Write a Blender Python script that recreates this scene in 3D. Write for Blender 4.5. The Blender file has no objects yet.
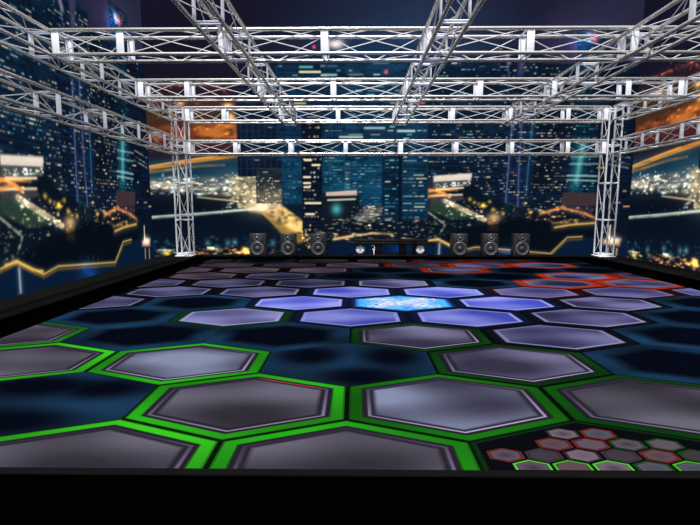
import bpy, bmesh, math, random
import numpy as np
from mathutils import Vector, Matrix

C = bpy.context.scene.collection
scene = bpy.context.scene
R = math.radians
random.seed(7)
rng = np.random.default_rng(11)

# ------------------------------------------------------------------ helpers
def s2l(c):
    c = np.clip(np.asarray(c, dtype=np.float64), 0, 255) / 255.0
    return np.where(c <= .04045, c / 12.92, ((c + .055) / 1.055) ** 2.4)

def mat(name, rgb, rough=.5, metal=0., spec=.5, bump=None, vary=0.):
    m = bpy.data.materials.new(name); m.use_nodes = True
    nt = m.node_tree; b = nt.nodes['Principled BSDF']
    l = s2l(rgb)
    b.inputs['Base Color'].default_value = (*l, 1)
    b.inputs['Roughness'].default_value = rough
    b.inputs['Metallic'].default_value = metal
    b.inputs['Specular IOR Level'].default_value = spec
    if bump or vary:
        tc = nt.nodes.new('ShaderNodeTexCoord'); nz = nt.nodes.new('ShaderNodeTexNoise')
        nz.inputs['Scale'].default_value = bump[0] if bump else 6.
        nt.links.new(tc.outputs['Object'], nz.inputs['Vector'])
        if bump:
            bp = nt.nodes.new('ShaderNodeBump'); bp.inputs['Strength'].default_value = bump[1]
            bp.inputs['Distance'].default_value = .01
            nt.links.new(nz.outputs['Fac'], bp.inputs['Height']); nt.links.new(bp.outputs['Normal'], b.inputs['Normal'])
        if vary:
            rp = nt.nodes.new('ShaderNodeValToRGB')
            rp.color_ramp.elements[0].position = .3; rp.color_ramp.elements[1].position = .7
            rp.color_ramp.elements[0].color = (*(l * (1 - vary)), 1)
            rp.color_ramp.elements[1].color = (*np.minimum(l * (1 + vary), 1), 1)
            nt.links.new(nz.outputs['Fac'], rp.inputs['Fac']); nt.links.new(rp.outputs['Color'], b.inputs['Base Color'])
    return m

def screen_mat(name, strength=1.0):
    """a self-lit picture panel: emission comes from the drawn picture (colour attribute)"""
    m = bpy.data.materials.new(name); m.use_nodes = True
    nt = m.node_tree; b = nt.nodes['Principled BSDF']
    a = nt.nodes.new('ShaderNodeAttribute'); a.attribute_name = 'picture'
    b.inputs['Base Color'].default_value = (.0004, .0004, .0005, 1)
    b.inputs['Roughness'].default_value = .6
    b.inputs['Specular IOR Level'].default_value = 0.0
    b.inputs['Emission Strength'].default_value = strength
    nt.links.new(a.outputs['Color'], b.inputs['Emission Color'])
    m.cycles.emission_sampling = 'NONE'
    return m

def finish(bm, name, m, parent=None, smooth=True, loc=(0, 0, 0)):
    me = bpy.data.meshes.new(name)
    bmesh.ops.recalc_face_normals(bm, faces=bm.faces[:])
    bm.to_mesh(me); bm.free()
    if smooth:
        me.polygons.foreach_set('use_smooth', [True] * len(me.polygons))
        me.set_sharp_from_angle(angle=R(38))
    o = bpy.data.objects.new(name, me); C.objects.link(o)
    if m: me.materials.append(m)
    o.location = loc
    if parent: o.parent = parent
    return o

def tag(o, label=None, cat=None, group=None, kind=None):
    if label: o['label'] = label
    if cat: o['category'] = cat
    if group: o['group'] = group
    if kind: o['kind'] = kind
    return o

def empty(name, loc=(0, 0, 0), rz=0):
    o = bpy.data.objects.new(name, None); C.objects.link(o)
    o.location = loc; o.rotation_euler.z = rz; o.empty_display_size = .2
    return o

def dup_mesh(src, loc, parent):
    c = src.copy(); C.objects.link(c); c.parent = parent; c.location = loc
    return c

def copy_tree(o, parent=None):
    c = o.copy(); C.objects.link(c)
    if parent: c.parent = parent
    for ch in list(o.children): copy_tree(ch, c)
    return c

def box(bm, x0, x1, y0, y1, z0, z1, bevel=0.):
    r = bmesh.ops.create_cube(bm, size=1)
    for v in r['verts']:
        v.co = Vector((x0 + (v.co.x + .5) * (x1 - x0), y0 + (v.co.y + .5) * (y1 - y0), z0 + (v.co.z + .5) * (z1 - z0)))
    if bevel:
        es = list({e for v in r['verts'] for e in v.link_edges})
        bmesh.ops.bevel(bm, geom=es, offset=bevel, segments=2, profile=.5, affect='EDGES')

def tube(bm, a, b, r, n=12, cap=True):
    a = Vector(a); b = Vector(b); d = b - a
    q = d.to_track_quat('Z', 'Y').to_matrix().to_4x4()
    M = Matrix.Translation((a + b) / 2) @ q
    bmesh.ops.create_cone(bm, cap_ends=cap, segments=n, radius1=r, radius2=r, depth=d.length, matrix=M)

def lathe(bm, prof, n=32, axis='-Y', c=(0, 0, 0)):
    """prof: (radius, distance along axis); revolved around -Y through c"""
    rings = []
    for (r, h) in prof:
        ring = []
        if r < 1e-5:
            ring = [bm.verts.new((c[0], c[1] - h, c[2]))]
        else:
            for k in range(n):
                t = 2 * math.pi * k / n
                ring.append(bm.verts.new((c[0] + r * math.cos(t), c[1] - h, c[2] + r * math.sin(t))))
        rings.append(ring)
    for p, q in zip(rings, rings[1:]):
        for k in range(n):
            k2 = (k + 1) % n
            if len(p) == 1 and len(q) == 1: continue
            if len(p) == 1: bm.faces.new((p[0], q[k], q[k2]))
            elif len(q) == 1: bm.faces.new((p[k], p[k2], q[0]))
            else: bm.faces.new((p[k], p[k2], q[k2], q[k]))

# ------------------------------------------------------------------ materials
M = {
    'brace':  mat('brace_rod', (200, 201, 205), rough=.4, metal=.1),
    'alu':    mat('aluminium_tube', (212, 209, 204), rough=.26, metal=.78, vary=.05),
    'plate':  mat('aluminium_plate', (236, 238, 246), rough=.4, metal=.1, bump=(9, .15)),
    'black':  mat('black_stage_skin', (1, 1, 1), rough=.9, spec=.0),
    'curb':   mat('charcoal_curb', (6, 6, 6), rough=.85, spec=.05, vary=.12),
    'ground': mat('black_ground', (.4, .4, .4), rough=1, spec=0, vary=.3),
    'cab':    mat('speaker_cabinet', (40, 40, 44), rough=.45, spec=.5, bump=(60, .2)),
    'cabdark': mat('speaker_baffle', (26, 26, 29), rough=.5, bump=(80, .1)),
    'cone':   mat('speaker_cone', (62, 62, 68), rough=.42, vary=.1),
    'rubber': mat('rubber_surround', (84, 84, 92), rough=.35),
    'dome':   mat('tweeter_dome', (88, 88, 94), rough=.35, metal=.3),
    'benchm': mat('black_bench', (10, 10, 11), rough=.45, spec=.3, vary=.2),
    'white':  mat('white_reflector', (245, 245, 245), rough=.4),
    'greyc':  mat('grey_lamp_centre', (120, 120, 125), rough=.4),
    'screen': screen_mat('city_picture'),
    'floor':  screen_mat('honeycomb_picture'),
}

# ------------------------------------------------------------------ the city picture on the three walls
WALL_Y, WALL_L, WALL_R = 16.0, -7.07, 9.42          # where the walls stand
PW = WALL_R - WALL_L                                # picture width
Z0, Z1 = -1.0, 10.0
D = 62                                              # samples per metre
NX, NZ = int(PW * D), int((Z1 - Z0) * D)
img = np.zeros((NZ, NX, 3))
gx = (np.arange(NX) + .5) / D; gz = Z0 + (np.arange(NZ) + .5) / D
GX, GZ = np.meshgrid(gx, gz)

# rectifies coordinates read off a slanted view of the picture to metres on the picture
_k, _p, _yw, _h = 460., R(7.07), R(.62), 1.75
def _dir(x, y):
    a = (x - 350) / _k; b = (262.5 - y) / _k
    fy = math.cos(_p) + b * math.sin(_p)
    return a * math.cos(_yw) - fy * math.sin(_yw), a * math.sin(_yw) + fy * math.cos(_yw), -math.sin(_p) + b * math.cos(_p)
def Bk(x, y):
    d = _dir(x, y); t = WALL_Y / d[1]; return d[0] * t - WALL_L, _h + d[2] * t
def Lf(x, y):
    d = _dir(x, y); t = WALL_L / d[0]; return PW - (WALL_Y - d[1] * t), _h + d[2] * t
def Rt(x, y):
    d = _dir(x, y); t = WALL_R / d[0]; return WALL_Y - d[1] * t, _h + d[2] * t

def noise(sx, sz, seed=0):
    r = np.random.default_rng(seed)
    nx = int(PW / sx) + 3; nz = int((Z1 - Z0) / sz) + 3
    g = r.random((nz, nx))
    fx = gx / sx; fz = (gz - Z0) / sz
    ix = fx.astype(int); iz = fz.astype(int)
    tx = fx - ix; tz = fz - iz
    tx = tx * tx * (3 - 2 * tx); tz = tz * tz * (3 - 2 * tz)
    a = g[iz][:, ix] * (1 - tx) + g[iz][:, ix + 1] * tx
    b = g[iz + 1][:, ix] * (1 - tx) + g[iz + 1][:, ix + 1] * tx
    return a * (1 - tz)[:, None] + b * tz[:, None]

def sub(x0, x1, z0, z1):
    i0 = max(0, int(x0 * D)); i1 = min(NX, int(x1 * D) + 1)
    j0 = max(0, int((z0 - Z0) * D)); j1 = min(NZ, int((z1 - Z0) * D) + 1)
    return (slice(j0, max(j0, j1)), slice(i0, max(i0, i1)))

def sstep(d, soft):
    return np.clip(.5 - d / (2 * soft), 0, 1)

def blend(s, a, col, add=False):
    if img[s].size == 0: return
    col = np.asarray(col, float)
    if add: img[s] = img[s] + a[..., None] * col
    else: img[s] = img[s] * (1 - a[..., None]) + a[..., None] * col

def poly(f, pts, col, a=1., soft=.02, tex=None):
    P = [f(*p) for p in pts]
    xs = [p[0] for p in P]; zs = [p[1] for p in P]
    m = soft * 2 + .03
    s = sub(min(xs) - m, max(xs) + m, min(zs) - m, max(zs) + m)
    X = GX[s]; Z = GZ[s]
    if X.size == 0: return
    inside = np.zeros(X.shape, bool); dist = np.full(X.shape, 1e9)
    n = len(P)
    for i in range(n):
        (ax, az), (bx, bz) = P[i], P[(i + 1) % n]
        c = ((az > Z) != (bz > Z))
        with np.errstate(divide='ignore', invalid='ignore'):
            c &= X < (bx - ax) * (Z - az) / (bz - az + 1e-12) + ax
        inside ^= c
        L2 = (bx - ax) ** 2 + (bz - az) ** 2 + 1e-12
        t = np.clip(((X - ax) * (bx - ax) + (Z - az) * (bz - az)) / L2, 0, 1)
        dist = np.minimum(dist, np.hypot(X - ax - t * (bx - ax), Z - az - t * (bz - az)))
    sd = np.where(inside, -dist, dist)
    al = sstep(sd, soft) * a
    if tex is not None: al = al * tex[s]
    blend(s, al, col)

def line(f, pts, col, w=.03, glow=0., ga=.4, a=1., tex=None):
    P = [f(*p) for p in pts]
    xs = [p[0] for p in P]; zs = [p[1] for p in P]
    m = w + glow * 3 + .05
    s = sub(min(xs) - m, max(xs) + m, min(zs) - m, max(zs) + m)
    X = GX[s]; Z = GZ[s]
    if X.size == 0: return
    dist = np.full(X.shape, 1e9)
    for (ax, az), (bx, bz) in zip(P, P[1:]):
        L2 = (bx - ax) ** 2 + (bz - az) ** 2 + 1e-12
        t = np.clip(((X - ax) * (bx - ax) + (Z - az) * (bz - az)) / L2, 0, 1)
        dist = np.minimum(dist, np.hypot(X - ax - t * (bx - ax), Z - az - t * (bz - az)))
    tx = 1. if tex is None else tex[s]
    if glow: blend(s, np.exp(-(dist / glow) ** 2) * ga * tx, col, add=True)
    blend(s, sstep(dist - w / 2, .018) * a * tx, col)

def dot(x, z, r, col, a=1., asp=1., add=True):
    s = sub(x - 3 * r * asp, x + 3 * r * asp, z - 3 * r, z + 3 * r)
    if img[s].size == 0: return
    d2 = ((GX[s] - x) / (r * asp)) ** 2 + ((GZ[s] - z) / r) ** 2
    blend(s, np.exp(-d2) * a, col, add=add)

def dotp(f, x, y, r, col, a=1., asp=1.): dot(*f(x, y), r, col, a, asp)

def scatter(f, x0, x1, y0, y1, n, cols, r=(.02, .05), a=(.4, 1.), asp=1.4, fn=None):
    for _ in range(n):
        x = rng.uniform(x0, x1); y = rng.uniform(y0, y1)
        if fn: y = fn(x) + rng.normal() * (y1 - y0) * .25
        c = cols[rng.integers(len(cols))]
        dotp(f, x, y, rng.uniform(*r) * .62, c, rng.uniform(*a) * .8, asp * rng.uniform(.7, 1.9))

def tower(f, x0, x1, yt, yb, base, pal, p=.3, floor_h=.11, cw=.1, bright=1., slope=0., band=.25, colmask=None):
    """an office block in the picture: base colour and rows of lit windows"""
    a0 = f(x0, yb); a1 = f(x1, yb); t0 = f(x0, yt); t1 = f(x1, yt)
    xa = (a0[0] + t0[0]) / 2; xb = (a1[0] + t1[0]) / 2
    zb = min(a0[1], a1[1]); zt = (t0[1] + t1[1]) / 2
    s = sub(xa, xb, zb, zt)
    if img[s].size == 0: return
    X = GX[s]; Z = GZ[s]
    base = np.asarray(base, float)
    nz_ = NOISE1[s]
    edge = sstep(np.maximum(xa - X, X - xb), .02)
    ramp = .75 + .5 * nz_
    img[s] = img[s] * (1 - edge[..., None]) + edge[..., None] * (base * ramp[..., None])
    # floor bands
    ph = (Z - slope * (X - xa)) / floor_h
    blend(s, edge * band * (np.cos(ph * 2 * math.pi) > .2) * (.4 + nz_), base * 1.5 + 6)
    blend(s, edge * np.clip(NS[s] * 2.4 - 1.3, 0, 1) * .42, base * 1.55 + np.array([16, 24, 24]) * bright)
    blend(s, edge * np.clip(NF[s] * 2.2 - 1.2, 0, 1) * .5, base * .35)
    nf = int((zt - zb) / floor_h)
    for k in range(nf):
        z = zb + (k + .5) * floor_h
        x = xa + cw * .5
        row = rng.random()
        pr = p * (2.1 if row > .78 else .75)
        while x < xb - cw * .4:
            wl = cw * rng.uniform(.5, 1.0) * (1 if rng.random() < .7 else 2.2)
            if x + wl > xb: break
            if rng.random() < pr:
                c = np.asarray(pal[rng.integers(len(pal))], float) * bright * rng.uniform(.5, 1.08)
                zc = z + slope * (x - xa)
                ss = sub(x, x + wl, zc - floor_h * .3, zc + floor_h * .3)
                if img[ss].size:
                    hh = rng.uniform(.13, .26) * floor_h
                    al = sstep(np.abs(GZ[ss] - zc) - hh, .012) * sstep(np.abs(GX[ss] - x - wl / 2) - wl / 2, .015)
                    blend(ss, al * .8, c)
            x += wl + cw * rng.uniform(.1, .5)

NOISE1 = .5 * noise(.6, .5, 1) + .5 * noise(.2, .16, 2)
NF = noise(.12, .09, 3); NM = noise(.35, .12, 4); NL = noise(1.6, .9, 5); NS = noise(.7, .05, 6)

# sky
top = np.array([24, 27, 47.]); mid = np.array([31, 40, 64.]); lft = np.array([22, 21, 38.])
tcen = np.clip(1 - np.abs(GX - 9.2) / 5.5, 0, 1)[..., None]
img[:] = lft * (1 - tcen) + mid * tcen
rsk = np.clip((GX - 13) / 2.5, 0, 1)[..., None]
img[:] = img * (1 - rsk) + np.array([34, 37, 59.]) * rsk
img += (NL[..., None] - .5) * 5
dotp(Bk, 590, 40, .9, (50, 32, 62), .8, 1.5)
dotp(Bk, 400, 55, 1.6, (10, 26, 34), .8, 2.2)

COOL = [(190, 220, 225), (120, 190, 205), (235, 235, 205), (90, 150, 175), (250, 225, 170)]
WARM = [(250, 215, 150), (235, 190, 120), (255, 235, 195), (200, 210, 205)]
TEAL = [(90, 190, 205), (150, 220, 225), (60, 150, 175), (215, 235, 220)]

# far left: estuary lights at dusk (orange)
poly(Bk, [(120, 84), (240, 84), (240, 112), (120, 112)], (40, 26, 38), .85, .15)
poly(Bk, [(120, 100), (238, 98), (238, 152), (120, 156)], (74, 38, 30), .95, .12)
poly(Bk, [(120, 108), (238, 106), (238, 122), (120, 124)], (58, 48, 32), .7, .12, tex=.4 + NM)
poly(Bk, [(150, 128), (238, 120), (238, 139), (150, 141)], (170, 88, 38), .9, .1, tex=np.clip(NM * 1.3 - .05, 0, 1))
poly(Bk, [(198, 126), (238, 121), (238, 139), (200, 139)], (205, 118, 50), .75, .08, tex=np.clip(NM * .8 + NF * .6, 0, 1))
poly(Bk, [(150, 142), (238, 140), (238, 156), (150, 158)], (70, 32, 38), .9, .08)
scatter(Bk, 152, 236, 90, 138, 60, [(255, 160, 60), (220, 120, 50), (120, 110, 50)], (.02, .06), (.2, .7), 1.6)
dotp(Bk, 180, 103, .12, (255, 170, 80), .9, 1.2); dotp(Bk, 228, 106, .1, (255, 190, 110), .9, 1.8)
dotp(Bk, 231, 117, .12, (255, 190, 90), .9, 1)
line(Rt, [(648, 80), (660, 75), (672, 70), (684, 65), (693, 62), (699, 66)], (190, 90, 60), .05, .1, .2, .8, tex=np.clip(NF * 1.6 - .2, 0, 1))
scatter(Rt, 655, 697, 62, 76, 14, [(255, 150, 90)], (.015, .035), (.3, .9), 1, fn=lambda x: 78 - (x - 655) * .42)
# shore highway
poly(Bk, [(120, 152), (238, 148), (238, 162), (120, 190)], (30, 30, 42), .9, .08)
poly(Bk, [(120, 160), (240, 158), (240, 184), (120, 184)], (14, 50, 74), .95, .12)
line(Bk, [(145, 169), (168, 165), (190, 161), (215, 158), (238, 155)], (214, 138, 56), .14, .16, .22, .95, tex=np.clip(.45 + NS, 0, 1))
line(Bk, [(145, 167), (168, 163), (215, 156)], (250, 178, 88), .05, 0, 0, .8)
line(Bk, [(150, 172), (175, 169), (200, 166), (224, 165)], (190, 118, 52), .07, .05, .2, .7, tex=np.clip(.3 + NM, 0, 1))
# bay water
poly(Bk, [(120, 184), (300, 178), (300, 262), (120, 262)], (7, 17, 32), 1, .1)
poly(Bk, [(120, 235), (300, 225), (300, 262), (120, 262)], (10, 24, 40), .6, .3)
# port lights
poly(Bk, [(145, 178), (190, 176), (236, 178), (236, 190), (205, 194), (150, 189)], (84, 92, 96), .9, .08, tex=np.clip(.3 + NM, 0, 1))
poly(Bk, [(150, 183), (178, 180), (200, 184), (228, 192), (228, 196), (190, 193), (150, 188)], (190, 182, 158), .8, .06, tex=np.clip(NM * 1.1 + NF * .7 - .35, 0, 1))
scatter(Bk, 150, 238, 177, 195, 130, [(255, 250, 225), (230, 235, 230), (255, 200, 140), (150, 190, 195)], (.02, .06), (.4, 1.), 1.8)
scatter(Bk, 160, 200, 174, 180, 14, [(210, 240, 255)], (.02, .05), (.5, 1.), 1)
line(Bk, [(198, 197), (216, 199), (236, 201), (243, 206), (250, 210)], (196, 178, 118), .05, .05, .2, .9)
poly(Bk, [(196, 198), (236, 203), (246, 210), (180, 212), (160, 205)], (6, 14, 28), .8, .08)
# bridge across the bay
line(Bk, [(145, 218), (170, 216), (200, 214), (230, 211), (252, 209)], (152, 172, 160), .09, .08, .2, .95, tex=np.clip(.4 + NM, 0, 1))
line(Bk, [(145, 217), (200, 213), (252, 209)], (206, 216, 190), .035, 0, 0, .9)
scatter(Bk, 155, 250, 206, 214, 10, [(120, 165, 160)], (.03, .05), (.3, .7), .6)
# left dense shore
poly(Bk, [(228, 176), (262, 174), (266, 207), (246, 208), (232, 196)], (112, 104, 84), .9, .1, tex=np.clip(.3 + NF, 0, 1))
scatter(Bk, 226, 268, 172, 208, 110, [(255, 240, 200), (255, 225, 165), (220, 220, 205)], (.02, .06), (.4, .95), 1.3)
poly(Bk, [(246, 204), (280, 203), (284, 210), (268, 214), (250, 211)], (214, 188, 158), .9, .08, tex=np.clip(.3 + NM, 0, 1))
poly(Bk, [(264, 212), (283, 206), (304, 219), (305, 244), (290, 241), (276, 228)], (176, 128, 62), .92, .07, tex=np.clip(.15 + NM * .9 + NF * .4, 0, 1))
poly(Bk, [(268, 211), (283, 207), (303, 222), (303, 236), (292, 230)], (250, 212, 130), .85, .05, tex=np.clip(NF * 1.2 + NM * .9 - .45, 0, 1))
line(Bk, [(262, 212), (278, 227), (292, 241)], (130, 108, 60), .08, .05, .2)

for (x, y, r_, a_) in ((243, 184, .55, .5), (250, 198, .5, .6), (262, 206, .45, .6), (215, 187, .5, .3), (180, 186, .45, .3), (160, 185, .4, .3), (230, 181, .4, .35)):
    dotp(Bk, x, y, r_, (90, 78, 56), a_ * .7, 1.5)
# centre-left towers
tower(Bk, 237, 282, 84, 176, (12, 24, 44), WARM, .05, .12, .1)
for x in (241, 247, 253, 259, 265, 271, 277):
    line(Bk, [(x, 120), (x, 176)], (40, 56, 78), .04, 0, 0, .5)
tower(Bk, 256, 282, 168, 203, (30, 38, 50), WARM, .14, .1, .08)
for (x, y, r_) in ((262, 198, .4), (272, 204, .45), (278, 196, .3), (290, 222, .4)): dotp(Bk, x, y, r_, (88, 72, 44), .45, 1.2)
scatter(Bk, 256, 282, 176, 206, 60, [(255, 235, 190), (255, 220, 160)], (.02, .05), (.3, .9), .8)
tower(Bk, 276, 352, 58, 160, (13, 38, 62), COOL, .14, .15, .22)
tower(Bk, 282, 302, 150, 204, (13, 50, 74), TEAL, .3, .1, .14, .8)
poly(Bk, [(282, 204), (304, 221), (304, 204)], (12, 28, 44), 1, .03)
tower(Bk, 302, 322, 120, 236, (9, 18, 34), WARM, .34, .15, .09)
for (x, y, w_) in ((308, 160, 6), (316, 165, 7), (307, 177, 6), (307, 183, 6), (307, 187, 5), (313, 203, 15), (310, 214, 8)):
    line(Bk, [(x - w_ / 2, y), (x + w_ / 2, y)], (248, 232, 190), .07, .04, .2)
tower(Bk, 322, 346, 150, 192, (13, 56, 82), TEAL, .5, .1, .16, .85)
tower(Bk, 344, 352, 140, 192, (30, 70, 88), COOL, .5, .1, .1)
tower(Bk, 350, 383, 140, 205, (13, 58, 86), TEAL, .5, .1, .18, .85)
tower(Bk, 345, 440, 60, 160, (14, 44, 68), COOL, .34, .13, .24)
tower(Bk, 382, 402, 140, 222, (10, 32, 52), TEAL, .6, .12, .2)
tower(Bk, 400, 428, 150, 219, (12, 48, 78), COOL, .42, .12, .2)
poly(Bk, [(399, 140), (402, 140), (402, 222), (399, 222)], (6, 18, 34), .9, .01)
for (x0, x1, y, c) in ((300, 320, 72, (245, 235, 185)), (300, 312, 67, (110, 180, 170)), (322, 336, 75, (150, 190, 190)),
                       (380, 402, 100, (120, 170, 150)), (412, 424, 103, (200, 90, 100)), (432, 446, 105, (190, 200, 160)),
                       (365, 384, 128, (160, 190, 185)), (398, 414, 131, (200, 220, 215)), (340, 362, 137, (190, 200, 180)),
                       (446, 470, 134, (230, 190, 130)), (494, 516, 136, (255, 180, 100)), (374, 388, 63, (70, 130, 150))):
    line(Bk, [(x0, y), (x1, y)], c, .07, .05, .2, .9)
dotp(Bk, 386, 72, .07, (255, 60, 80), .9); dotp(Bk, 314, 47, .06, (255, 40, 90), 1.)
dotp(Bk, 336, 44, .16, (255, 215, 190), .95, 1.8)
poly(Bk, [(345, 42), (450, 44), (450, 62), (345, 62)], (18, 48, 78), .7, .1)
poly(Bk, [(278, 56), (345, 52), (345, 64), (278, 64)], (14, 36, 58), .8, .1)

# white slab roofs and lights between the towers
poly(Bk, [(326, 192), (357, 190), (357, 196), (326, 196)], (216, 190, 172), .95, .02)
poly(Bk, [(322, 197), (360, 195), (360, 240), (322, 240)], (14, 24, 34), .95, .05)
line(Bk, [(328, 200), (355, 199)], (196, 186, 160), .06, .04, .2)
dotp(Bk, 336.5, 209, .2, (60, 160, 150), .9, .9)
poly(Bk, [(356, 214), (366, 208), (382, 206), (382, 212), (370, 222), (357, 222)], (120, 120, 104), .8, .05, tex=np.clip(.3 + NF, 0, 1))
scatter(Bk, 352, 384, 205, 224, 45, [(255, 240, 205), (255, 215, 150), (170, 210, 200)], (.02, .05), (.4, .9), 2)
poly(Bk, [(322, 222), (430, 219), (430, 262), (290, 262), (303, 242)], (9, 20, 34), .9, .08)
scatter(Bk, 322, 430, 218, 240, 130, [(255, 220, 140), (255, 190, 90), (220, 210, 150), (255, 240, 200)], (.02, .045), (.35, .9), 2)
line(Bk, [(352, 236), (372, 233), (392, 234)], (236, 190, 110), .06, .06, .3, .8, tex=np.clip(.3 + NM, 0, 1))
line(Bk, [(334, 239), (352, 236)], (240, 190, 120), .08, .08, .3, .9)
scatter(Bk, 302, 322, 231, 248, 45, [(255, 220, 120), (250, 170, 80)], (.03, .06), (.5, 1.), 1)
# river water bottom centre
poly(Bk, [(330, 243), (440, 243), (470, 250), (600, 255), (626, 262), (330, 262)], (7, 26, 52), .95, .08)
dotp(Bk, 399, 249, .2, (10, 40, 100), .5, 1.5)

# shoreline bottom left
scatter(Bk, 152, 300, 236, 250, 70, [(40, 110, 105), (90, 150, 140), (30, 70, 85)], (.03, .08), (.15, .5), 1)
for (x, y) in ((208, 243), (217, 249), (235, 242), (228, 243), (273, 243), (164, 250), (186, 246), (648, 240)):
    dotp(Bk, x, y, .12, (70, 120, 112), .7, .8)
line(Bk, [(158, 250), (174, 250)], (140, 165, 170), .05, .03, .2, .8)
line(Bk, [(208, 247.5), (214, 247.5)], (190, 215, 205), .07, .03, .2)
scatter(Bk, 152, 300, 249, 258, 85, [(255, 150, 50), (240, 120, 40), (255, 200, 90), (180, 90, 50)], (.02, .06), (.3, .9), 1.6)
poly(Bk, [(244, 248.5), (249, 248), (249.3, 253.5), (244.5, 253.5)], (246, 168, 66), .95, .03)
dotp(Bk, 167, 253, .08, (255, 200, 40), .95, 1.7)
scatter(Rt, 650, 699, 255, 272, 45, [(255, 150, 50), (255, 180, 80), (240, 120, 40)], (.03, .07), (.4, 1.), 1.4, fn=lambda x: 258 + (x - 650) * .16)
dotp(Rt, 694, 263, .14, (255, 170, 70), .9, .8)

# ---- right-hand third of the picture (read off the left wall, where it is seen larger)
tower(Bk, 428, 500, 57, 178, (10, 27, 46), COOL, .3, .1, .1)
tower(Lf, 41, 60, 40, 190, (11, 28, 48), WARM, .26, .095, .075)
tower(Lf, 58, 74, -8, 215, (10, 24, 44), COOL, .26, .095, .07)
tower(Lf, 72, 94, 10, 215, (11, 27, 48), WARM, .26, .095, .07)
tower(Lf, 92, 116, 40, 212, (9, 21, 38), WARM, .3, .095, .07)
tower(Lf, 114, 132, 12, 195, (9, 30, 48), TEAL, .25, .1, .08)
tower(Lf, 130, 156, 62, 222, (8, 18, 34), WARM, .1, .13, .12)
tower(Bk, 596, 640, 84, 212, (8, 18, 36), WARM, .08, .13, .12)
# sky wedge beside the thin tower, its lit top and cap lights
poly(Lf, [(93, -30), (160, -30), (160, 50), (132, 38), (116, 12), (104, 12), (104, 26), (93, 4)], (38, 39, 60), .6, .3)
poly(Lf, [(68, -6), (75, -6), (75, 34), (71, 34)], (70, 66, 100), .7, .05)
poly(Lf, [(56, -6), (60, -6), (64, 12), (61, 12)], (150, 146, 166), .7, .04)
dotp(Lf, 115, 17, .13, (190, 210, 255), .95, .8); dotp(Lf, 118.5, 21, .15, (255, 90, 100), .95, .8)
dotp(Lf, 112, 24, .35, (30, 80, 170), .5)
# light beams up the tall towers
for pts, c, w_ in (([(72, 80), (74, 130), (78, 212)], (120, 135, 205), .07), ([(79, 80), (83, 150), (88, 215)], (128, 128, 200), .06),
                   ([(88, 100), (91, 170), (92, 190)], (60, 160, 190), .05)):
    line(Lf, pts, c, w_ * .6, .09, .1, .6)
line(Bk, [(508, 62), (508, 100)], (90, 96, 140), .04, .05, .06, .5)
dotp(Lf, 79, 210, .16, (90, 210, 255), .95); dotp(Lf, 86, 215, .16, (255, 235, 200), .9); dotp(Lf, 90, 216, .12, (120, 220, 255), .8, 1.5)
# glowing teal column
poly(Lf, [(118, 132), (126, 136), (125, 190), (119, 188)], (20, 88, 104), .75, .1)
poly(Lf, [(121, 134), (124, 136), (123.5, 182), (121.5, 180)], (110, 190, 188), .7, .07)
for y, a_ in ((171, .8), (176, .7), (150, .5), (158, .5)):
    line(Lf, [(117, y), (133, y + 3)], (150, 190, 180), .06, .03, .2, a_)
for y in (150, 156, 160):
    line(Lf, [(134, y), (147, y + 8)], (176, 190, 170), .05, .03, .15, .6, tex=np.clip(NF * 1.8 - .2, 0, 1))
poly(Lf, [(116, 190), (135, 192), (135, 206), (116, 206)], (64, 48, 54), .95, .04)
# ground at the right
poly(Lf, [(0, 166), (43, 168), (60, 192), (100, 214), (158, 216), (158, 262), (100, 300), (0, 330)], (9, 20, 32), .96, .05)
poly(Lf, [(0, 150), (0, 154), (43, 156.5), (43, 167), (0, 165.6), (0, 164)], (232, 214, 196), .98, .03)
poly(Lf, [(0, 157), (43, 160), (43, 162), (0, 160)], (250, 240, 228), .6, .06)
poly(Lf, [(0, 165), (43, 167.5), (43, 176), (0, 176)], (78, 80, 78), .9, .03)
scatter(Lf, 0, 43, 168, 175, 40, [(255, 250, 230), (200, 220, 210)], (.02, .05), (.5, 1.), 1.2)
poly(Lf, [(0, 188), (36, 188), (40, 196), (0, 206)], (66, 64, 66), .9, .04)
line(Lf, [(0, 189), (36, 188.5)], (206, 190, 160), .06, .03, .2)
for pts in ([(-20, 176), (6, 180), (22, 190)], [(-20, 184), (8, 178), (30, 181)], [(-10, 192), (14, 184)]):
    line(Lf, pts, (240, 150, 66), .08, .08, .3, .9, tex=np.clip(.3 + NM, 0, 1))
line(Lf, [(6, 178), (36, 178)], (250, 226, 180), .05, .05, .3)
poly(Lf, [(0, 200), (8, 199), (18, 200), (56, 223), (28, 228), (0, 214)], (42, 62, 52), .95, .05)
line(Lf, [(18, 198), (34, 208), (50, 218), (62, 226)], (226, 204, 160), .16, .12, .25, .9, tex=np.clip(.2 + NM * 1.2, 0, 1))
scatter(Lf, 15, 62, 196, 226, 45, [(255, 245, 215), (255, 225, 160)], (.02, .05), (.5, 1.), 1.2, fn=lambda x: 194 + (x - 12) * .62)
scatter(Lf, 0, 40, 212, 262, 50, [(220, 225, 190), (240, 210, 140), (120, 150, 130)], (.02, .05), (.2, .7), 1.2)
line(Lf, [(0, 218), (10, 226), (22, 236), (18, 252)], (170, 170, 140), .06, .06, .2, .7, tex=np.clip(NF * 1.7 - .2, 0, 1))
for (x, y, r_) in ((50, 201, .06), (58, 205, .07), (68, 211, .07), (77, 216, .06), (59, 206, .08), (64, 200, .06), (45, 196, .07), (97, 214, .07)):
    dotp(Lf, x, y, r_, (240, 180, 40), .75)
poly(Lf, [(66, 229), (74, 229), (75, 240), (67, 240)], (240, 160, 80), .9, .08)
dotp(Lf, 70, 222, .16, (255, 190, 110), .8, 1.4)
scatter(Lf, 95, 136, 206, 226, 60, [(255, 170, 80), (255, 200, 120), (230, 140, 60)], (.02, .06), (.4, 1.), 1.4)
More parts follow.
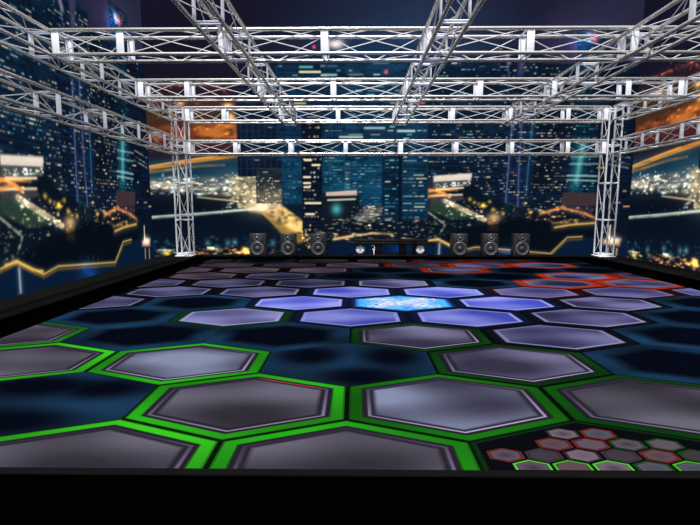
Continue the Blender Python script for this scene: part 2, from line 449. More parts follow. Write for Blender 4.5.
line(Lf, [(104, 216), (116, 208), (130, 214), (137, 220)], (240, 150, 70), .08, .1, .3, .8, tex=np.clip(.2 + NM, 0, 1))
scatter(Lf, 40, 100, 200, 232, 50, [(250, 190, 90), (200, 140, 60)], (.02, .045), (.3, .8), 1.2)
poly(Lf, [(56, 236), (90, 222), (112, 224), (112, 236), (138, 232), (137, 240), (124, 244), (113, 260), (60, 262), (45, 270), (18, 260), (40, 242)], (5, 12, 22), .85, .06)
poly(Lf, [(0, 330), (0, 300), (0, 271), (16, 262), (44, 276), (60, 268), (115, 264), (124, 243), (134, 240), (158, 236), (158, 262), (100, 290)], (8, 28, 54), .9, .05)
zz = [(0, 269), (16, 260.5), (43.7, 274), (58, 266), (115, 262), (123, 241.6), (131, 239.4)]
line(Lf, [(x, y + 3.2) for x, y in zz], (92, 66, 28), .06, .05, .1, .75)
line(Lf, zz, (232, 186, 92), .035, .07, .2, .95)
line(Bk, [(429, 240), (439, 239.5), (451, 246), (460, 248)], (232, 186, 92), .05, .07, .2, .9)
line(Lf, [(115, 231), (124, 227), (136, 224)], (228, 172, 76), .06, .1, .3, .9)
line(Lf, [(113, 226), (122, 224)], (180, 130, 70), .04, .06, .3, .6)
line(Lf, [(19, 269), (20.5, 292)], (190, 205, 200), .05, .08, .25, .7)
line(Lf, [(86, 270), (92, 275)], (20, 70, 150), .2, .3, .4, .3)
for x in (88, 93, 98): line(Lf, [(x, 262), (x, 255)], (120, 100, 60), .02, 0, 0, .5)
# boat at the right edge with its reflection
poly(Lf, [(142, 241), (150, 238), (150, 246), (142, 246)], (200, 150, 116), .9, .05)
line(Lf, [(144, 226), (144.5, 240)], (240, 214, 180), .05, .05, .3)
dotp(Lf, 146, 240, .14, (255, 220, 180), .8, 1.6)
for x in (145, 149): line(Lf, [(x, 249), (x + .4, 258)], (226, 170, 100), .06, .05, .2, .7)

tower(Bk, 400, 428, 150, 219, (12, 44, 66), COOL, .5, .12, .2)
poly(Bk, [(398.5, 142), (401.5, 142), (401.5, 222), (398.5, 222)], (6, 18, 34), .9, .01)
# soften once, as the projected picture is slightly blurred
for ax in (0, 1):
    img = (np.roll(img, 1, ax) + 3.5 * img + np.roll(img, -1, ax)) / 5.5
img *= .97 + .06 * NF[..., None]
img = np.clip(img, 0, 255)

def build_picture():
    me = bpy.data.meshes.new('city_wall')
    xs = np.linspace(0, PW, NX); zs = np.linspace(Z0, Z1, NZ)
    XX, ZZ = np.meshgrid(xs, zs)
    co = np.zeros((NX * NZ, 3), np.float32); co[:, 0] = XX.ravel(); co[:, 2] = ZZ.ravel()
    i = np.arange(NX * NZ).reshape(NZ, NX)
    q = np.stack([i[:-1, :-1], i[:-1, 1:], i[1:, 1:], i[1:, :-1]], -1).reshape(-1, 4)
    # a shallow panel behind the picture: give the wall real thickness
    n0 = NX * NZ
    bc = np.array([(0, .0, Z0), (PW, .0, Z0), (PW, .0, Z1), (0, .0, Z1), (0, .25, Z0), (PW, .25, Z0), (PW, .25, Z1), (0, .25, Z1)], np.float32)
    co = np.concatenate([co, bc])
    bq = np.array([(5, 4, 7, 6), (4, 0, 3, 7), (1, 5, 6, 2), (3, 2, 6, 7), (4, 5, 1, 0)]) + n0
    q = np.concatenate([q, bq])
    nq = len(q)
    me.vertices.add(len(co)); me.vertices.foreach_set('co', co.ravel())
    me.loops.add(nq * 4); me.loops.foreach_set('vertex_index', q.ravel().astype(np.int32))
    me.polygons.add(nq)
    me.polygons.foreach_set('loop_start', (np.arange(nq) * 4).astype(np.int32))
    me.update(calc_edges=True)
    at = me.color_attributes.new('picture', 'FLOAT_COLOR', 'POINT')
    col = np.ones((len(co), 4), np.float32); col[:n0, :3] = s2l(img).reshape(-1, 3); col[n0:, :3] = 0
    at.data.foreach_set('color', col.ravel())
    me.materials.append(M['screen'])
    return me

wm = build_picture()
for nm, loc, rz, lab in (('wall_back', (WALL_L, WALL_Y, 0), 0, 'wide back wall covered by a lit night picture of city towers and a bay'),
                         ('wall_left', (WALL_L, WALL_Y - PW, 0), R(90), 'left wall carrying the same night city picture, river edge lit yellow'),
                         ('wall_right', (WALL_R, WALL_Y, 0), R(-90), 'right wall carrying the city picture, orange shore lights at its visible end')):
    o = bpy.data.objects.new(nm, wm); C.objects.link(o); o.location = loc; o.rotation_euler.z = rz
    tag(o, lab, None, None, 'structure')

# ------------------------------------------------------------------ ground
bm = bmesh.new(); box(bm, WALL_L - .3, WALL_R + .3, -.6, WALL_Y + .3, -1.1, -1.0)
tag(finish(bm, 'floor', M['ground'], smooth=False), 'black unlit ground around the raised stage', None, None, 'structure')

# ------------------------------------------------------------------ stage with its honeycomb picture floor
FX0, FX1, FY0, FY1 = -4.70, 7.14, 2.88, 14.93
stage = tag(empty('stage', (1.22, 8.9, -1.0)), 'low black stage with a glowing honeycomb floor between black kerbs', 'stage')
def put(o):
    o.parent = stage; o.location = Vector(o.location) - Vector(stage.location); return o

def fnoise(x, y, s):
    return (math.sin(x * 1.7 + s) * math.sin(y * 4.1 + s * 1.7) + .6 * math.sin(x * 3.9 + y * 2.2 + s * 2.3) + .4 * math.sin(y * 9.3 - x * 1.1 + s)) / 2

def mixc(a, b, t): return tuple(a[i] * (1 - t) + b[i] * t for i in range(3))

bm = bmesh.new(); cl = bm.loops.layers.float_color.new('picture')
def quad(pts, cols):
    vs = [bm.verts.new((p[0], p[1], 0)) for p in pts]
    f = bm.faces.new(vs)
    for l, c in zip(f.loops, cols):
        l[cl] = (*s2l(c), 1)
HW, HR = .93, .7067
def hexpt(cx, cy, s, ang, hw=HW, hr=HR):
    """point on the hexagon outline of scale s at parameter ang in 0..6"""
    k = int(ang) % 6; t = ang - int(ang)
    V = [(0, hr), (hw, hr / 2), (hw, -hr / 2), (0, -hr), (-hw, -hr / 2), (-hw, hr / 2)]
    a, b = V[k], V[(k + 1) % 6]
    return cx + s * (a[0] * (1 - t) + b[0] * t), cy + s * (a[1] * (1 - t) + b[1] * t)

def draw_hex(cx, cy, prof, nsub=6, hw=HW, hr=HR, smax=1.):
    """prof: list of (scale, colour function) from outside to the centre; repeated scales make a crisp edge"""
    N = 6 * nsub
    for (s0, f0), (s1, f1) in zip(prof, prof[1:]):
        if abs(s0 - s1) < 1e-6: continue
        for k in range(N):
            a, b = k / nsub, (k + 1) / nsub
            if s1 < 1e-6:
                P = [hexpt(cx, cy, s0, a, hw, hr), hexpt(cx, cy, s0, b, hw, hr), (cx, cy)]
                quad(P, [f0(*P[0], a), f0(*P[1], b), f1(cx, cy, a)])
            else:
                P = [hexpt(cx, cy, s0, a, hw, hr), hexpt(cx, cy, s0, b, hw, hr), hexpt(cx, cy, s1, b, hw, hr), hexpt(cx, cy, s1, a, hw, hr)]
                quad(P, [f0(*P[0], a), f0(*P[1], b), f1(*P[2], b), f1(*P[3], a)])

def K(c): return lambda x, y, a: c
def fillf(c0, c1, seed, amp=1.):
    return lambda x, y, a: mixc(c0, c1, min(1, max(0, .5 + amp * fnoise(x, y, seed))))

def hexG(cx, cy, fr, c0=(50, 46, 56), c1=(106, 102, 118), seed=0, bev=(140, 130, 160), red=False, dim=1.):
    d = lambda c, k=1.: tuple(v * k * dim for v in c)
    gl = lambda x, y, a: d(fr, .86 + .14 * math.sin(a * 2.1 + seed))
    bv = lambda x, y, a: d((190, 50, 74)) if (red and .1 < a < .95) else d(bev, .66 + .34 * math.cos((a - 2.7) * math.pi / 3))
    fl = fillf(d(c0), d(c1), seed, .9)
    draw_hex(cx, cy, [(1, K(d(fr, .12))), (.978, K(d(fr, .10))), (.978, K(d(fr, .55))), (.965, K(d(fr, .6))), (.955, gl), (.862, gl),
                      (.852, K(d(fr, .45))), (.835, K(d((38, 24, 46)))), (.806, K(d((46, 34, 56)))), (.80, bv), (.78, bv),
                      (.77, K(d((52, 44, 62)))), (.745, K(d(c0, .72))), (.70, fl), (.55, fl), (.4, fl), (.2, fl), (0, fl)])

def hexL(cx, cy, fr=(12, 16, 24), c0=(70, 72, 120), c1=(120, 122, 178), seed=0, bev=(150, 148, 190), dim=1., wide=.8):
    d = lambda c, k=1.: tuple(v * k * dim for v in c)
    fl = fillf(d(c0), d(c1), seed, 1.)
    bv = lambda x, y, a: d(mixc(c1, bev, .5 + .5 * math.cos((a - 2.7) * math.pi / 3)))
    draw_hex(cx, cy, [(1, K(d(fr, .7))), (.97, K(d(fr, .7))), (.93, K(d(fr))), (wide + .06, K(d(fr))), (wide + .03, K(d((26, 20, 36)))), (wide + .005, bv),
                      (wide - .03, bv), (wide - .06, fl), (.6, fl), (.45, fl), (.25, fl), (0, fl)])

def hexD(cx, cy, seed=0, rim=(27, 62, 96), core=(3, 7, 20), dim=1.):
    d = lambda c, k=1.: tuple(v * k * dim for v in c)
    rm = lambda x, y, a: d(rim, .75 + .35 * fnoise(x, y, seed))
    r2 = lambda x, y, a: d(rim, .5 + .2 * fnoise(x, y, seed))
    draw_hex(cx, cy, [(1, rm), (.95, rm), (.84, rm), (.74, r2), (.62, K(d(core))), (.4, K(d(core))), (0, K(d(core, 1.2)))])

def hexY(cx, cy, cores, rim=(27, 60, 92)):
    def f(x, y, a):
        k = 0.
        for (ux, uy, rx, ry) in cores:
            k = max(k, math.exp(-(((x - cx - ux) / rx) ** 2 + ((y - cy - uy) / ry) ** 2) ** 1.5))
        e = .8 + .3 * fnoise(x, y, cx + cy)
        return mixc(tuple(v * e for v in rim), (3, 7, 20), min(1, k * 1.15))
    lv = [1, .9, .8, .7, .6, .5, .4, .3, .2, .1, 0]
    draw_hex(cx, cy, [(l, f) for l in lv], 5)

def hexX(cx, cy):
    draw_hex(cx, cy, [(1, K((14, 30, 60))), (.93, K((20, 45, 90))), (.86, K((60, 150, 245))), (.8, K((70, 175, 250))), (0, K((60, 160, 250)))])

def tiny(cx, cy, seed):
    r = random.Random(seed)
    ring = r.choice([(60, 52, 62), (110, 36, 34), (90, 84, 98), (20, 70, 20), (130, 30, 26), (40, 34, 42)])
    fil = r.choice([(96, 84, 96), (120, 104, 116), (66, 58, 66), (100, 76, 84), (84, 86, 98)])
    if cy < 2.95: ring = r.choice([(70, 190, 30), (90, 200, 60), ring])
    hw, hr = .135, .1033
    draw_hex(cx, cy, [(1, K((6, 6, 9))), (.93, K((10, 9, 12))), (.90, K(ring)), (.80, K(ring)), (.76, K(mixc(fil, (20, 16, 22), .55))), (.68, K(fil)),
                      (0, K(mixc(fil, (40, 38, 48), r.random() * .7)))], 1, hw, hr)

def hexS(cx, cy):
    draw_hex(cx, cy, [(1, K((10, 34, 12))), (.97, K((14, 50, 16))), (.95, K((6, 10, 14))), (.7, K((6, 8, 12))), (0, K((5, 6, 9)))], 4)
    px, py = .27, .155
    for j in range(-4, 5):
        for i in range(-4, 5):
            x = cx - .05 + i * px + (px / 2 if j % 2 else 0); y = cy + .02 + j * py
            if abs(x - cx) > .84 or abs(y - cy) > .60 - .36 * abs(x - cx): continue
            if x < cx - .45 and y > cy + .2: continue
            TINY.append((x, y))
TINY = []
BG = (58, 206, 34); MG = (36, 160, 26); DG = (24, 112, 20); FG = (17, 80, 18)
cells = {
    (-1, -2): ('G', BG), (-1, -1): ('G', BG), (-1, 0): ('G', (40, 172, 28)), (-1, 1): ('S',), (-1, 2): ('S',),
    (0, -2): ('D',), (0, -1): ('Y', ((-.25, .34, .62, .26), (.45, .28, .4, .24), (-.1, -.42, .7, .24))), (0, 0): ('GR', (44, 178, 28)), (0, 1): ('GB', (26, 116, 20)), (0, 2): ('G', FG), (0, 3): ('D',),
    (1, -3): ('G', MG), (1, -2): ('G', BG), (1, -1): ('GB', (44, 176, 30)), (1, 0): ('Y', ((-.46, .22, .38, .34), (.5, .2, .36, .34), (.15, -.46, .42, .26))), (1, 1): ('LG',), (1, 2): ('D',), (1, 3): ('D',),
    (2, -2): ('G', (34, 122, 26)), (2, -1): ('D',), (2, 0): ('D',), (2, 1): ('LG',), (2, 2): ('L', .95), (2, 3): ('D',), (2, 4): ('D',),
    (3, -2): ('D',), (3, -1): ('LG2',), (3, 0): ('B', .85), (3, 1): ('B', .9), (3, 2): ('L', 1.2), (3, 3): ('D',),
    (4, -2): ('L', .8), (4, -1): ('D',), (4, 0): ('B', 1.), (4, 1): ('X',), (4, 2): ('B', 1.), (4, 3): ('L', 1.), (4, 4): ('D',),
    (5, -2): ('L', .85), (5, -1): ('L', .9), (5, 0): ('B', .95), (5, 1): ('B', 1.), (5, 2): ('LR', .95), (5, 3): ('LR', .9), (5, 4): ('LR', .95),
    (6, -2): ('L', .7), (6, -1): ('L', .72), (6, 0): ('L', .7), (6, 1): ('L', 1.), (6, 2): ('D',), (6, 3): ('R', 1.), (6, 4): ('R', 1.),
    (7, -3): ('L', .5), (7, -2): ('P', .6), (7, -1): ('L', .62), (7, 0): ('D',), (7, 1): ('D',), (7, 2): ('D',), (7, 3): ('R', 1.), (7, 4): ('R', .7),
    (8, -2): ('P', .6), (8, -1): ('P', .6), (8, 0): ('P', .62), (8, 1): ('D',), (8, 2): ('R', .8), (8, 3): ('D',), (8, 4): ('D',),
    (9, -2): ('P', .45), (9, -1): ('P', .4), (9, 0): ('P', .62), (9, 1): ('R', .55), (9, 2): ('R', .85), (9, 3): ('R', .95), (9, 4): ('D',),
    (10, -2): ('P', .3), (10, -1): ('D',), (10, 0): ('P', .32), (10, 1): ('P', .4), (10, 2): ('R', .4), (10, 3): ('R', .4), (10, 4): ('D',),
}
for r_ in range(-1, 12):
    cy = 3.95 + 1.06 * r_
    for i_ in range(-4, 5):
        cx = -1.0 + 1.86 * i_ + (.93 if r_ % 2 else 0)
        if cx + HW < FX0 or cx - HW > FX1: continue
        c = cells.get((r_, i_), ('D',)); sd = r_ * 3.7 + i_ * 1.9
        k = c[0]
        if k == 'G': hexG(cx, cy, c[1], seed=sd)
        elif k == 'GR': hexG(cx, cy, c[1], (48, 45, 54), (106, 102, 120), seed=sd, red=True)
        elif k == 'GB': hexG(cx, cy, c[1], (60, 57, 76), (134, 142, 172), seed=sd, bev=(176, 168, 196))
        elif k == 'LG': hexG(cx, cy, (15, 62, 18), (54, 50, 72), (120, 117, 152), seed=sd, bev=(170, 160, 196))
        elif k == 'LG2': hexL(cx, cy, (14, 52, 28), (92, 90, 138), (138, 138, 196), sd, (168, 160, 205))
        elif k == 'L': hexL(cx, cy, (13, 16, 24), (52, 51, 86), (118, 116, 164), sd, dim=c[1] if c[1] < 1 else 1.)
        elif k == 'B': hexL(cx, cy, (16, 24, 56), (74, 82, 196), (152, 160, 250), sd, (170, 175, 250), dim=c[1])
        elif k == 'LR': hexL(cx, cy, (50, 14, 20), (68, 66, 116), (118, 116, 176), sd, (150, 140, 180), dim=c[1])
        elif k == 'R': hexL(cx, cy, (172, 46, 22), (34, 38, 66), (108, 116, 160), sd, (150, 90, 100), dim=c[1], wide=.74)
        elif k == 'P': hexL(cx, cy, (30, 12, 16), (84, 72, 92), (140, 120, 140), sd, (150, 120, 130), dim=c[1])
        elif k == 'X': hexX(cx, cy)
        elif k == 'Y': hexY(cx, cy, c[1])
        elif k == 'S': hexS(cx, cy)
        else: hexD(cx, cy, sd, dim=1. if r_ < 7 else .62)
# trim the picture to the stage floor
for co, no in (((FX0, 0, 0), (-1, 0, 0)), ((FX1, 0, 0), (1, 0, 0)), ((0, FY0, 0), (0, -1, 0)), ((0, FY1, 0), (0, 1, 0))):
    bmesh.ops.bisect_plane(bm, geom=bm.verts[:] + bm.edges[:] + bm.faces[:], dist=1e-5, plane_co=co, plane_no=no, clear_outer=True)
for v in bm.verts: v.co.z = 0.
def flat(bm_, name, m):
    me = bpy.data.meshes.new(name); bm_.normal_update()
    for f in bm_.faces:
        if f.normal.z < 0: f.normal_flip()
    bm_.to_mesh(me); bm_.free(); me.materials.append(m)
    o = bpy.data.objects.new(name, me); C.objects.link(o); return o
tag(put(flat(bm, 'honeycomb_floor', M['floor'])), 'glowing floor picture of grey and violet hexagons with green and red rims')
# the small hexagon cluster and the white checker burst are drawn on top as further panels of the picture
bm = bmesh.new(); cl = bm.loops.layers.float_color.new('picture')
for k_, (x, y) in enumerate(TINY): tiny(x, y, k_ * 5 + 3)
for co, no in (((FX1, 0, 0), (1, 0, 0)), ((0, FY0 + .002, 0), (0, -1, 0))):
    bmesh.ops.bisect_plane(bm, geom=bm.verts[:] + bm.edges[:] + bm.faces[:], dist=1e-5, plane_co=co, plane_no=no, clear_outer=True)
bmesh.ops.remove_doubles(bm, verts=bm.verts[:], dist=.003)
for v in bm.verts: v.co.z = .003
tag(put(flat(bm, 'small_hexagon_pattern', M['floor'])), 'cluster of small multi-coloured hexagons at the front of the floor')
bm = bmesh.new(); cl = bm.loops.layers.float_color.new('picture')
XC, YC = .86, 8.19
rr = random.Random(5)
for j in range(-8, 9):
    for i in range(-11, 12):
        w_, h_ = .068, .066
        x = XC + i * w_; y = YC + j * h_
        t = abs(x - XC) / .78; u = abs(y - YC) / .57
        if t > 1 or u > 1 - t * .5: continue
        k_ = 1.05 - abs(t - u) * 1.5 - .25 * max(t, u) + (.25 if (i + j) % 2 == 0 else -.2) + rr.uniform(-.25, .25)
        if abs(j) <= 1 and t > .3: k_ += .35
        blue = mixc((60, 150, 250), (90, 215, 255), rr.random())
        hi_ = rr.choice([(240, 244, 255), (215, 225, 255), (200, 180, 235), (245, 225, 240), (250, 250, 255)])
        c = mixc(blue, hi_, min(1, max(0, k_)))
        q = [(x - w_ / 2, y - h_ / 2), (x + w_ / 2, y - h_ / 2), (x + w_ / 2, y + h_ / 2), (x - w_ / 2, y + h_ / 2)]
        quad(q, [c] * 4)
bmesh.ops.remove_doubles(bm, verts=bm.verts[:], dist=.003)
for v in bm.verts: v.co.z = .003
tag(put(flat(bm, 'checker_burst', M['floor'])), 'cyan and white checkered burst of light in the floor picture')

CI0, CI1, CO0, CO1, CBI, CBO, KZ = -5.16, 7.66, -6.22, 8.70, 14.93, 15.50, .10
bm = bmesh.new()
box(bm, CO0 + .02, CO1 - .02, FY0 - .062, CBO - .02, -1.0, -.004)
put(finish(bm, 'stage_body', M['black'], smooth=False))
for x0, x1 in ((CI0, FX0), (FX1, CI1)):
    bm = bmesh.new(); box(bm, x0, x1, FY0 - .02, CBI, -.003, .012)
    put(finish(bm, 'floor_border', M['black'], smooth=False))
def kerb(x0, x1, y0, y1):
    b = bmesh.new(); box(b, x0, x1, y0, y1, -.98, KZ, .004)
    put(finish(b, 'kerb', M['curb'], smooth=False))
    b = bmesh.new()
    return b
kerb(CO0, CI0, .4, CBO); kerb(CI1, CO1, .4, CBO); kerb(CI0, CI1, CBI, CBO)
# matt black lining on the inner faces of the kerbs
bm = bmesh.new()
bm.free()
for x0, x1, y0, y1 in ((CI0, CI0 + .012, .4, CBI), (CI1 - .012, CI1, .4, CBI), (CI0 + .013, CI1 - .013, CBI - .012, CBI)):
    bm = bmesh.new(); box(bm, x0, x1, y0, y1, .002, KZ - .003)
    put(finish(bm, 'kerb_lining', M['black'], smooth=False))
bm = bmesh.new(); box(bm, CI0, CI1, FY0 - .068, FY0 - .001, -.012, .001, .002)
tag(put(finish(bm, 'front_edge_strip', M['curb'], smooth=False)), 'thin dark grey strip along the front edge')

# ------------------------------------------------------------------ trusses
S = .205          # half spacing of the four main tubes
TR = .032
def truss(name, length, nseg, label, cat, group, loc, rz=0, vertical=False, thick=TR, brace_r=.0092, phase=0., seg=None, tube_mat='alu'):
    root = tag(empty(name, loc, rz), label, cat, group)
    if vertical: root.rotation_euler = (0, R(-90), 0)
    first = None
    for (y, z) in ((-S, -S), (-S, S), (S, -S), (S, S)):
        if first is None:
            b = bmesh.new(); tube(b, (0, 0, 0), (length, 0, 0), thick, 14)
            first = finish(b, 'main_tube', M[tube_mat], root, loc=(0, y, z))
        else: dup_mesh(first, (0, y, z), root)
    L = seg or length / nseg
    m = .07
    # joints: both ends plus every L from the phase
    J = [0.] if phase > .3 else []
    x = phase if phase else 0.
    while x < length - .3:
        J.append(x); x += L
    J.append(length)
    if not phase and not seg: J = [k * L for k in range(nseg + 1)]
    if vertical:
        pats = [((m, -S, -S), (L - m, -S, S)), ((m, S, S), (L - m, S, -S)), ((m, -S, S), (L - m, S, S)), ((m, S, -S), (L - m, -S, -S))]
    else:
        h = L / 2
        pats = [((m, -S, S), (L - m, -S, -S)), ((m, -S, -S), (L - m, -S, S)),          # near face X
                ((m, S, S), (h, S, -S)), ((h, S, -S), (L - m, S, S)),                  # far face V
                ((m, S, S), (h, -S, S)), ((h, -S, S), (L - m, S, S)),                  # top face V
                ((m, -S, -S), (h, S, -S)), ((h, S, -S), (L - m, -S, -S))]              # bottom face V
    for (a, c) in pats:
        src = None
        for j0, j1 in zip(J, J[1:]):
            if src is None:
                b = bmesh.new(); tube(b, a, c, brace_r, 7, cap=False)
                o = src = finish(b, 'brace', M['brace'], root, loc=(j0, 0, 0))
            else: o = dup_mesh(src, (j0, 0, 0), root)
            o.scale.x = (j1 - j0) / L
    src = None
    for x in J:
        x = min(max(x, .07), length - .07)
        if src is None:
            b = bmesh.new(); w_ = .065; t = .008
            if vertical:
                for y0, y1, z0, z1 in ((-S, S, -S - .015, -S + .015), (-S, S, S - .015, S + .015), (-S - .015, -S + .015, -S, S), (S - .015, S + .015, -S, S)):
                    box(b, -.02, .02, y0, y1, z0, z1, .004)
            else:
                for sgn in (-1, 1):
                    box(b, -w_, w_, sgn * S - t, sgn * S + t, -S + .01, S - .01, .003)
                    for dx in (-.045, .045):
                        for zz_ in (-S, S): tube(b, (dx, -S, zz_), (dx, S, zz_), .016, 8)
            src = finish(b, 'joint_frame', M['plate'], root, loc=(x, 0, 0))
        else: dup_mesh(src, (x, 0, 0), root)
    return root

ZU, ZL = 4.605, 3.58
XL, XR, YB = -5.6, 8.25, 15.1
g = 'cross trusses of the overhead rig'
truss('lighting_truss', 13.355, 8, 'silver box truss crossing overhead nearest the viewer, highest in the picture', 'truss', g, (-5.355, 8.675, ZU), phase=1.215, seg=1.8)
truss('lighting_truss', 13.355, 8, 'silver box truss crossing overhead, second one back from the front', 'truss', g, (-5.355, 11.92, ZU), phase=1.215, seg=1.8)
truss('lighting_truss', 13.27, 8, 'silver box truss joining the tops of the two rear towers', 'truss', g, (-5.365, YB, ZU), phase=1.225, seg=1.8)
truss('lighting_truss', 13.27, 8, 'silver box truss between the rear towers, the lower one, just above the skyline', 'truss', g, (-5.365, YB, ZL), phase=1.565, seg=1.75)
g = 'side trusses running towards the viewer'
truss('lighting_truss', 12.52, 8, 'upper silver truss running along the left wall to the left rear tower', 'truss', g, (XL, 2.34, ZU), R(90))
truss('lighting_truss', 12.52, 8, 'lower silver truss running along the left wall below its twin', 'truss', g, (XL, 2.34, ZL), R(90))
truss('lighting_truss', 12.52, 8, 'upper silver truss running along the right wall to the right rear tower', 'truss', g, (XR, 2.34, ZU), R(90))
truss('lighting_truss', 12.52, 8, 'lower silver truss running along the right wall below its twin', 'truss', g, (XR, 2.34, ZL), R(90))
g = 'trusses running front to back over the stage'
for x, lab in ((-2.1, 'silver truss running front to back overhead, left of the middle of the stage'),
               (1.42, 'steep silver truss running front to back overhead just right of the middle'),
               (4.97, 'silver truss slanting up to the top right corner, running front to back')):
    truss('lighting_truss', 13.6, 8, lab, 'truss', g, (x, 1.84, ZU - .055), R(90))
g = 'truss towers carrying the rig'
for x, y, lab in ((XL, YB, 'silver truss tower standing on the kerb at the left rear corner of the stage'),
                  (XR - .10, YB, 'silver truss tower standing on the kerb at the right rear corner of the stage'),
                  (XL, 2.1, 'silver truss tower on the left kerb nearest the viewer'),
                  (XR, 2.1, 'silver truss tower on the right kerb nearest the viewer')):
    t = truss('truss_tower', 4.70, 4, lab, 'truss tower', g, (x, y, KZ + .012), 0, vertical=True, tube_mat='brace', thick=.027)
    b = bmesh.new(); box(b, -.012, .012, -S - .06, S + .06, -S - .06, S + .06, .004)
    finish(b, 'base_plate', M['plate'], t, loc=(0.0, 0, 0))

# ------------------------------------------------------------------ speakers
def make_speaker():
    root = empty('speaker')
    w, d, h = .265, .17, .73
    b = bmesh.new()
    # cabinet with chamfered front corners at the top and waist
    prof = [(-w, d), (w, d), (w, -d + .05), (w - .045, -d), (-w + .045, -d), (-w, -d + .05)]
    lo = [b.verts.new((x, y, 0)) for x, y in prof]; hi = [b.verts.new((x * .97, y if y > 0 else y + .015, h)) for x, y in prof]
    b.faces.new(lo[::-1]); b.faces.new(hi)
    for k in range(6): b.faces.new((lo[k], lo[(k + 1) % 6], hi[(k + 1) % 6], hi[k]))
    bmesh.ops.bevel(b, geom=b.edges[:], offset=.008, segments=2, profile=.5, affect='EDGES')
    finish(b, 'cabinet', M['cab'], root)
    b = bmesh.new(); box(b, -w + .045, w - .045, -d - .012, -d + .03, .02, h - .02, .008)
    baf = finish(b, 'front_baffle', M['cabdark'], root)
    # woofer: surround, cone, dust cap
    b = bmesh.new(); lathe(b, [(.218, .0), (.222, .012), (.208, .024), (.192, .024), (.184, .016)], c=(0, -d - .006, .25))
    wf = finish(b, 'woofer', M['rubber'], root)
    b = bmesh.new(); lathe(b, [(.187, .016), (.125, .004), (.078, -.002), (.07, .008), (.04, .02), (0, .026)], c=(0, -d - .008, .25))
    finish(b, 'cone', M['cone'], wf)
    b = bmesh.new(); lathe(b, [(.128, .0), (.132, .010), (.12, .018), (.07, .008), (.050, .004)], c=(0, -d - .006, .595))
    tw = finish(b, 'tweeter', M['cone'], root)
    b = bmesh.new(); lathe(b, [(.052, .004), (.044, .018), (.022, .028), (0, .03)], c=(0, -d - .006, .595))
    finish(b, 'dome', M['dome'], tw)
    b = bmesh.new(); lathe(b, [(.032, .0), (.034, .008), (.026, .012), (.020, .004), (0, .002)], n=20, c=(.17, -d - .006, .475))
    finish(b, 'bass_port', M['black'], root)
    b = bmesh.new(); lathe(b, [(.020, .0), (.020, .008), (0, .010)], n=16, c=(-.01, -d - .006, .484))
    finish(b, 'badge', M['dome'], root)
    return root
sp = make_speaker()
labels = ['black speaker on the rear kerb, outermost of the three at the left',
          'black speaker on the rear kerb, middle one of the three left of the bench',
          'black speaker on the rear kerb, left of the bench and nearest to it',
          'black speaker on the rear kerb, right of the bench and nearest to it',
          'black speaker on the rear kerb, middle one of the three right of the bench',
          'black speaker on the rear kerb, outermost of the three at the right']
for k, (x, lab) in enumerate(zip((-3.21, -2.20, -1.21, 3.43, 4.44, 5.46), labels)):
    o = sp if k == 0 else copy_tree(sp)
    o.location = (x, 15.19, KZ)
    tag(o, lab, 'speaker', 'speakers along the back of the stage')

# ------------------------------------------------------------------ low bench with round lamps
bx = 1.17
bench = tag(empty('bench', (bx, 15.2, KZ)), 'long low black bench with a slab top on posts, between the speakers', 'bench')
b = bmesh.new(); box(b, -1.43, 1.43, -.20, .22, .375, .455, .012); finish(b, 'bench_top', M['benchm'], bench)
b = bmesh.new(); box(b, -1.18, 1.22, -.19, .21, .455, .535, .012); finish(b, 'raised_slab', M['benchm'], bench)
b = bmesh.new(); box(b, -1.23, 1.22, -.22, .22, 0, .045, .008); finish(b, 'bench_base', M['benchm'], bench)
for x0, x1 in ((-.49, -.28), (.30, .53), (.76, .84)):
    b = bmesh.new(); box(b, x0, x1, -.14, .16, .045, .375, .02); finish(b, 'post', M['benchm'], bench)
for k, (x, lab) in enumerate(((-1.0, 'round white lamp under the left end of the low black bench'), (.975, 'round white lamp under the right end of the low black bench'))):
    if k == 0:
        L1 = empty('round_lamp')
        b = bmesh.new(); lathe(b, [(0, -.14), (.07, -.13), (.12, -.07), (.145, 0), (.148, .02), (.135, .03)], c=(0, 0, .16)); finish(b, 'lamp_housing', M['greyc'], L1)
        b = bmesh.new(); lathe(b, [(.146, .022), (.138, .034), (.11, .046), (.07, .052), (.0, .054)], c=(0, 0, .16)); finish(b, 'reflector', M['white'], L1)
        b = bmesh.new(); lathe(b, [(.034, .045), (.032, .062), (.018, .068), (0, .07)], n=20, c=(0, 0, .18)); finish(b, 'lamp_centre', M['greyc'], L1)
        b = bmesh.new(); box(b, -.05, .05, -.06, .06, 0, .03, .004); finish(b, 'foot', M['benchm'], L1)
        o = L1
    else: o = copy_tree(L1)
    o.location = (bx + x, 15.12, KZ + .045)
    tag(o, lab, 'lamp', 'round lamps under the bench')
hk = tag(empty('cable_hook', (bx - .55, 15.04, KZ + .045)), 'small white hook-shaped fitting beside the left post of the low bench', 'fitting')
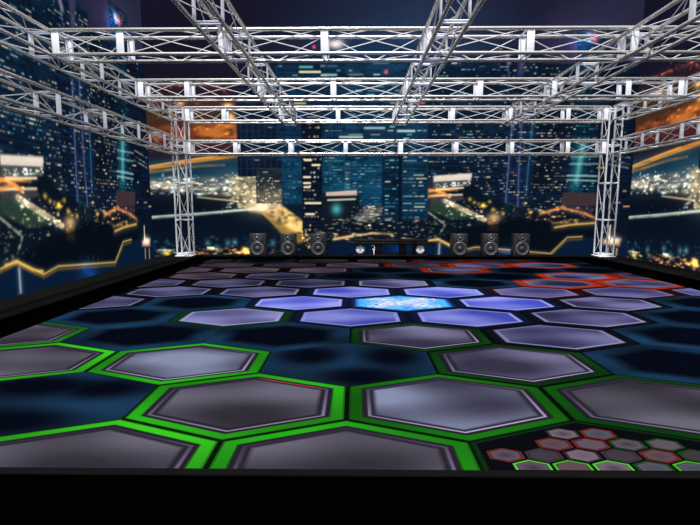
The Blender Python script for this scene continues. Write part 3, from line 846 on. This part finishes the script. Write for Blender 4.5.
b = bmesh.new(); box(b, -.012, .018, -.012, .012, 0, .15, .005); box(b, -.045, .03, -.015, .015, .15, .19, .006); finish(b, 'stem', M['white'], hk)
b = bmesh.new(); box(b, -.075, .03, -.015, .015, .285, .315, .005); box(b, .01, .03, -.01, .01, .18, .29); finish(b, 'top_bar', M['white'], hk)

# ------------------------------------------------------------------ light
w = bpy.data.worlds.new('night'); scene.world = w; w.use_nodes = True  # unseen sky, bright overhead and brownish below, added for reflections in the truss tubes
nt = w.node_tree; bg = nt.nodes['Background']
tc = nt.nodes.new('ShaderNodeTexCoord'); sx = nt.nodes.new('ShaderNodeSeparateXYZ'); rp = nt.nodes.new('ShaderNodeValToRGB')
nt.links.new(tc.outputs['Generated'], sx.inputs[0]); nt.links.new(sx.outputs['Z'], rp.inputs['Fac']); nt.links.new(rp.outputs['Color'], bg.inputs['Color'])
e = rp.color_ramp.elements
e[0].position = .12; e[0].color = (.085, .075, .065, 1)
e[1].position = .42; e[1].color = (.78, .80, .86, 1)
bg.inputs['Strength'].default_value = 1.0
def sun(name, rot, e, ang, col=(1, 1, 1)):
    l = bpy.data.lights.new(name, 'SUN'); l.energy = e; l.angle = R(ang); l.color = col
    o = bpy.data.objects.new(name, l); C.objects.link(o); o.rotation_euler = [R(v) for v in rot]
    return o
sun('overhead_sun', (24, -4, 0), 5.4, 3)  # plain sun for the light from above; no stage lamp is visible
sun('truss_fill_left', (30, 50, 0), 1.6, 4)  # added fill sun to brighten the left side trusses, not a stage lamp
sun('truss_fill_right', (30, -50, 0), 1.5, 4)  # mirrored fill sun, added for the right side trusses

# ------------------------------------------------------------------ camera
cam = bpy.data.cameras.new('camera'); co = bpy.data.objects.new('camera', cam); C.objects.link(co)
cam.sensor_width = 36; cam.lens = 36 * 460 / 700; cam.clip_start = .05; cam.clip_end = 200
co.location = (0, 0, 1.75); co.rotation_euler = (R(90 - 7.07), 0, R(.62))
scene.camera = co
vs = scene.view_settings
vs.view_transform = 'Standard'; vs.look = 'None'; vs.exposure = 0; vs.gamma = 1; vs.use_curve_mapping = False
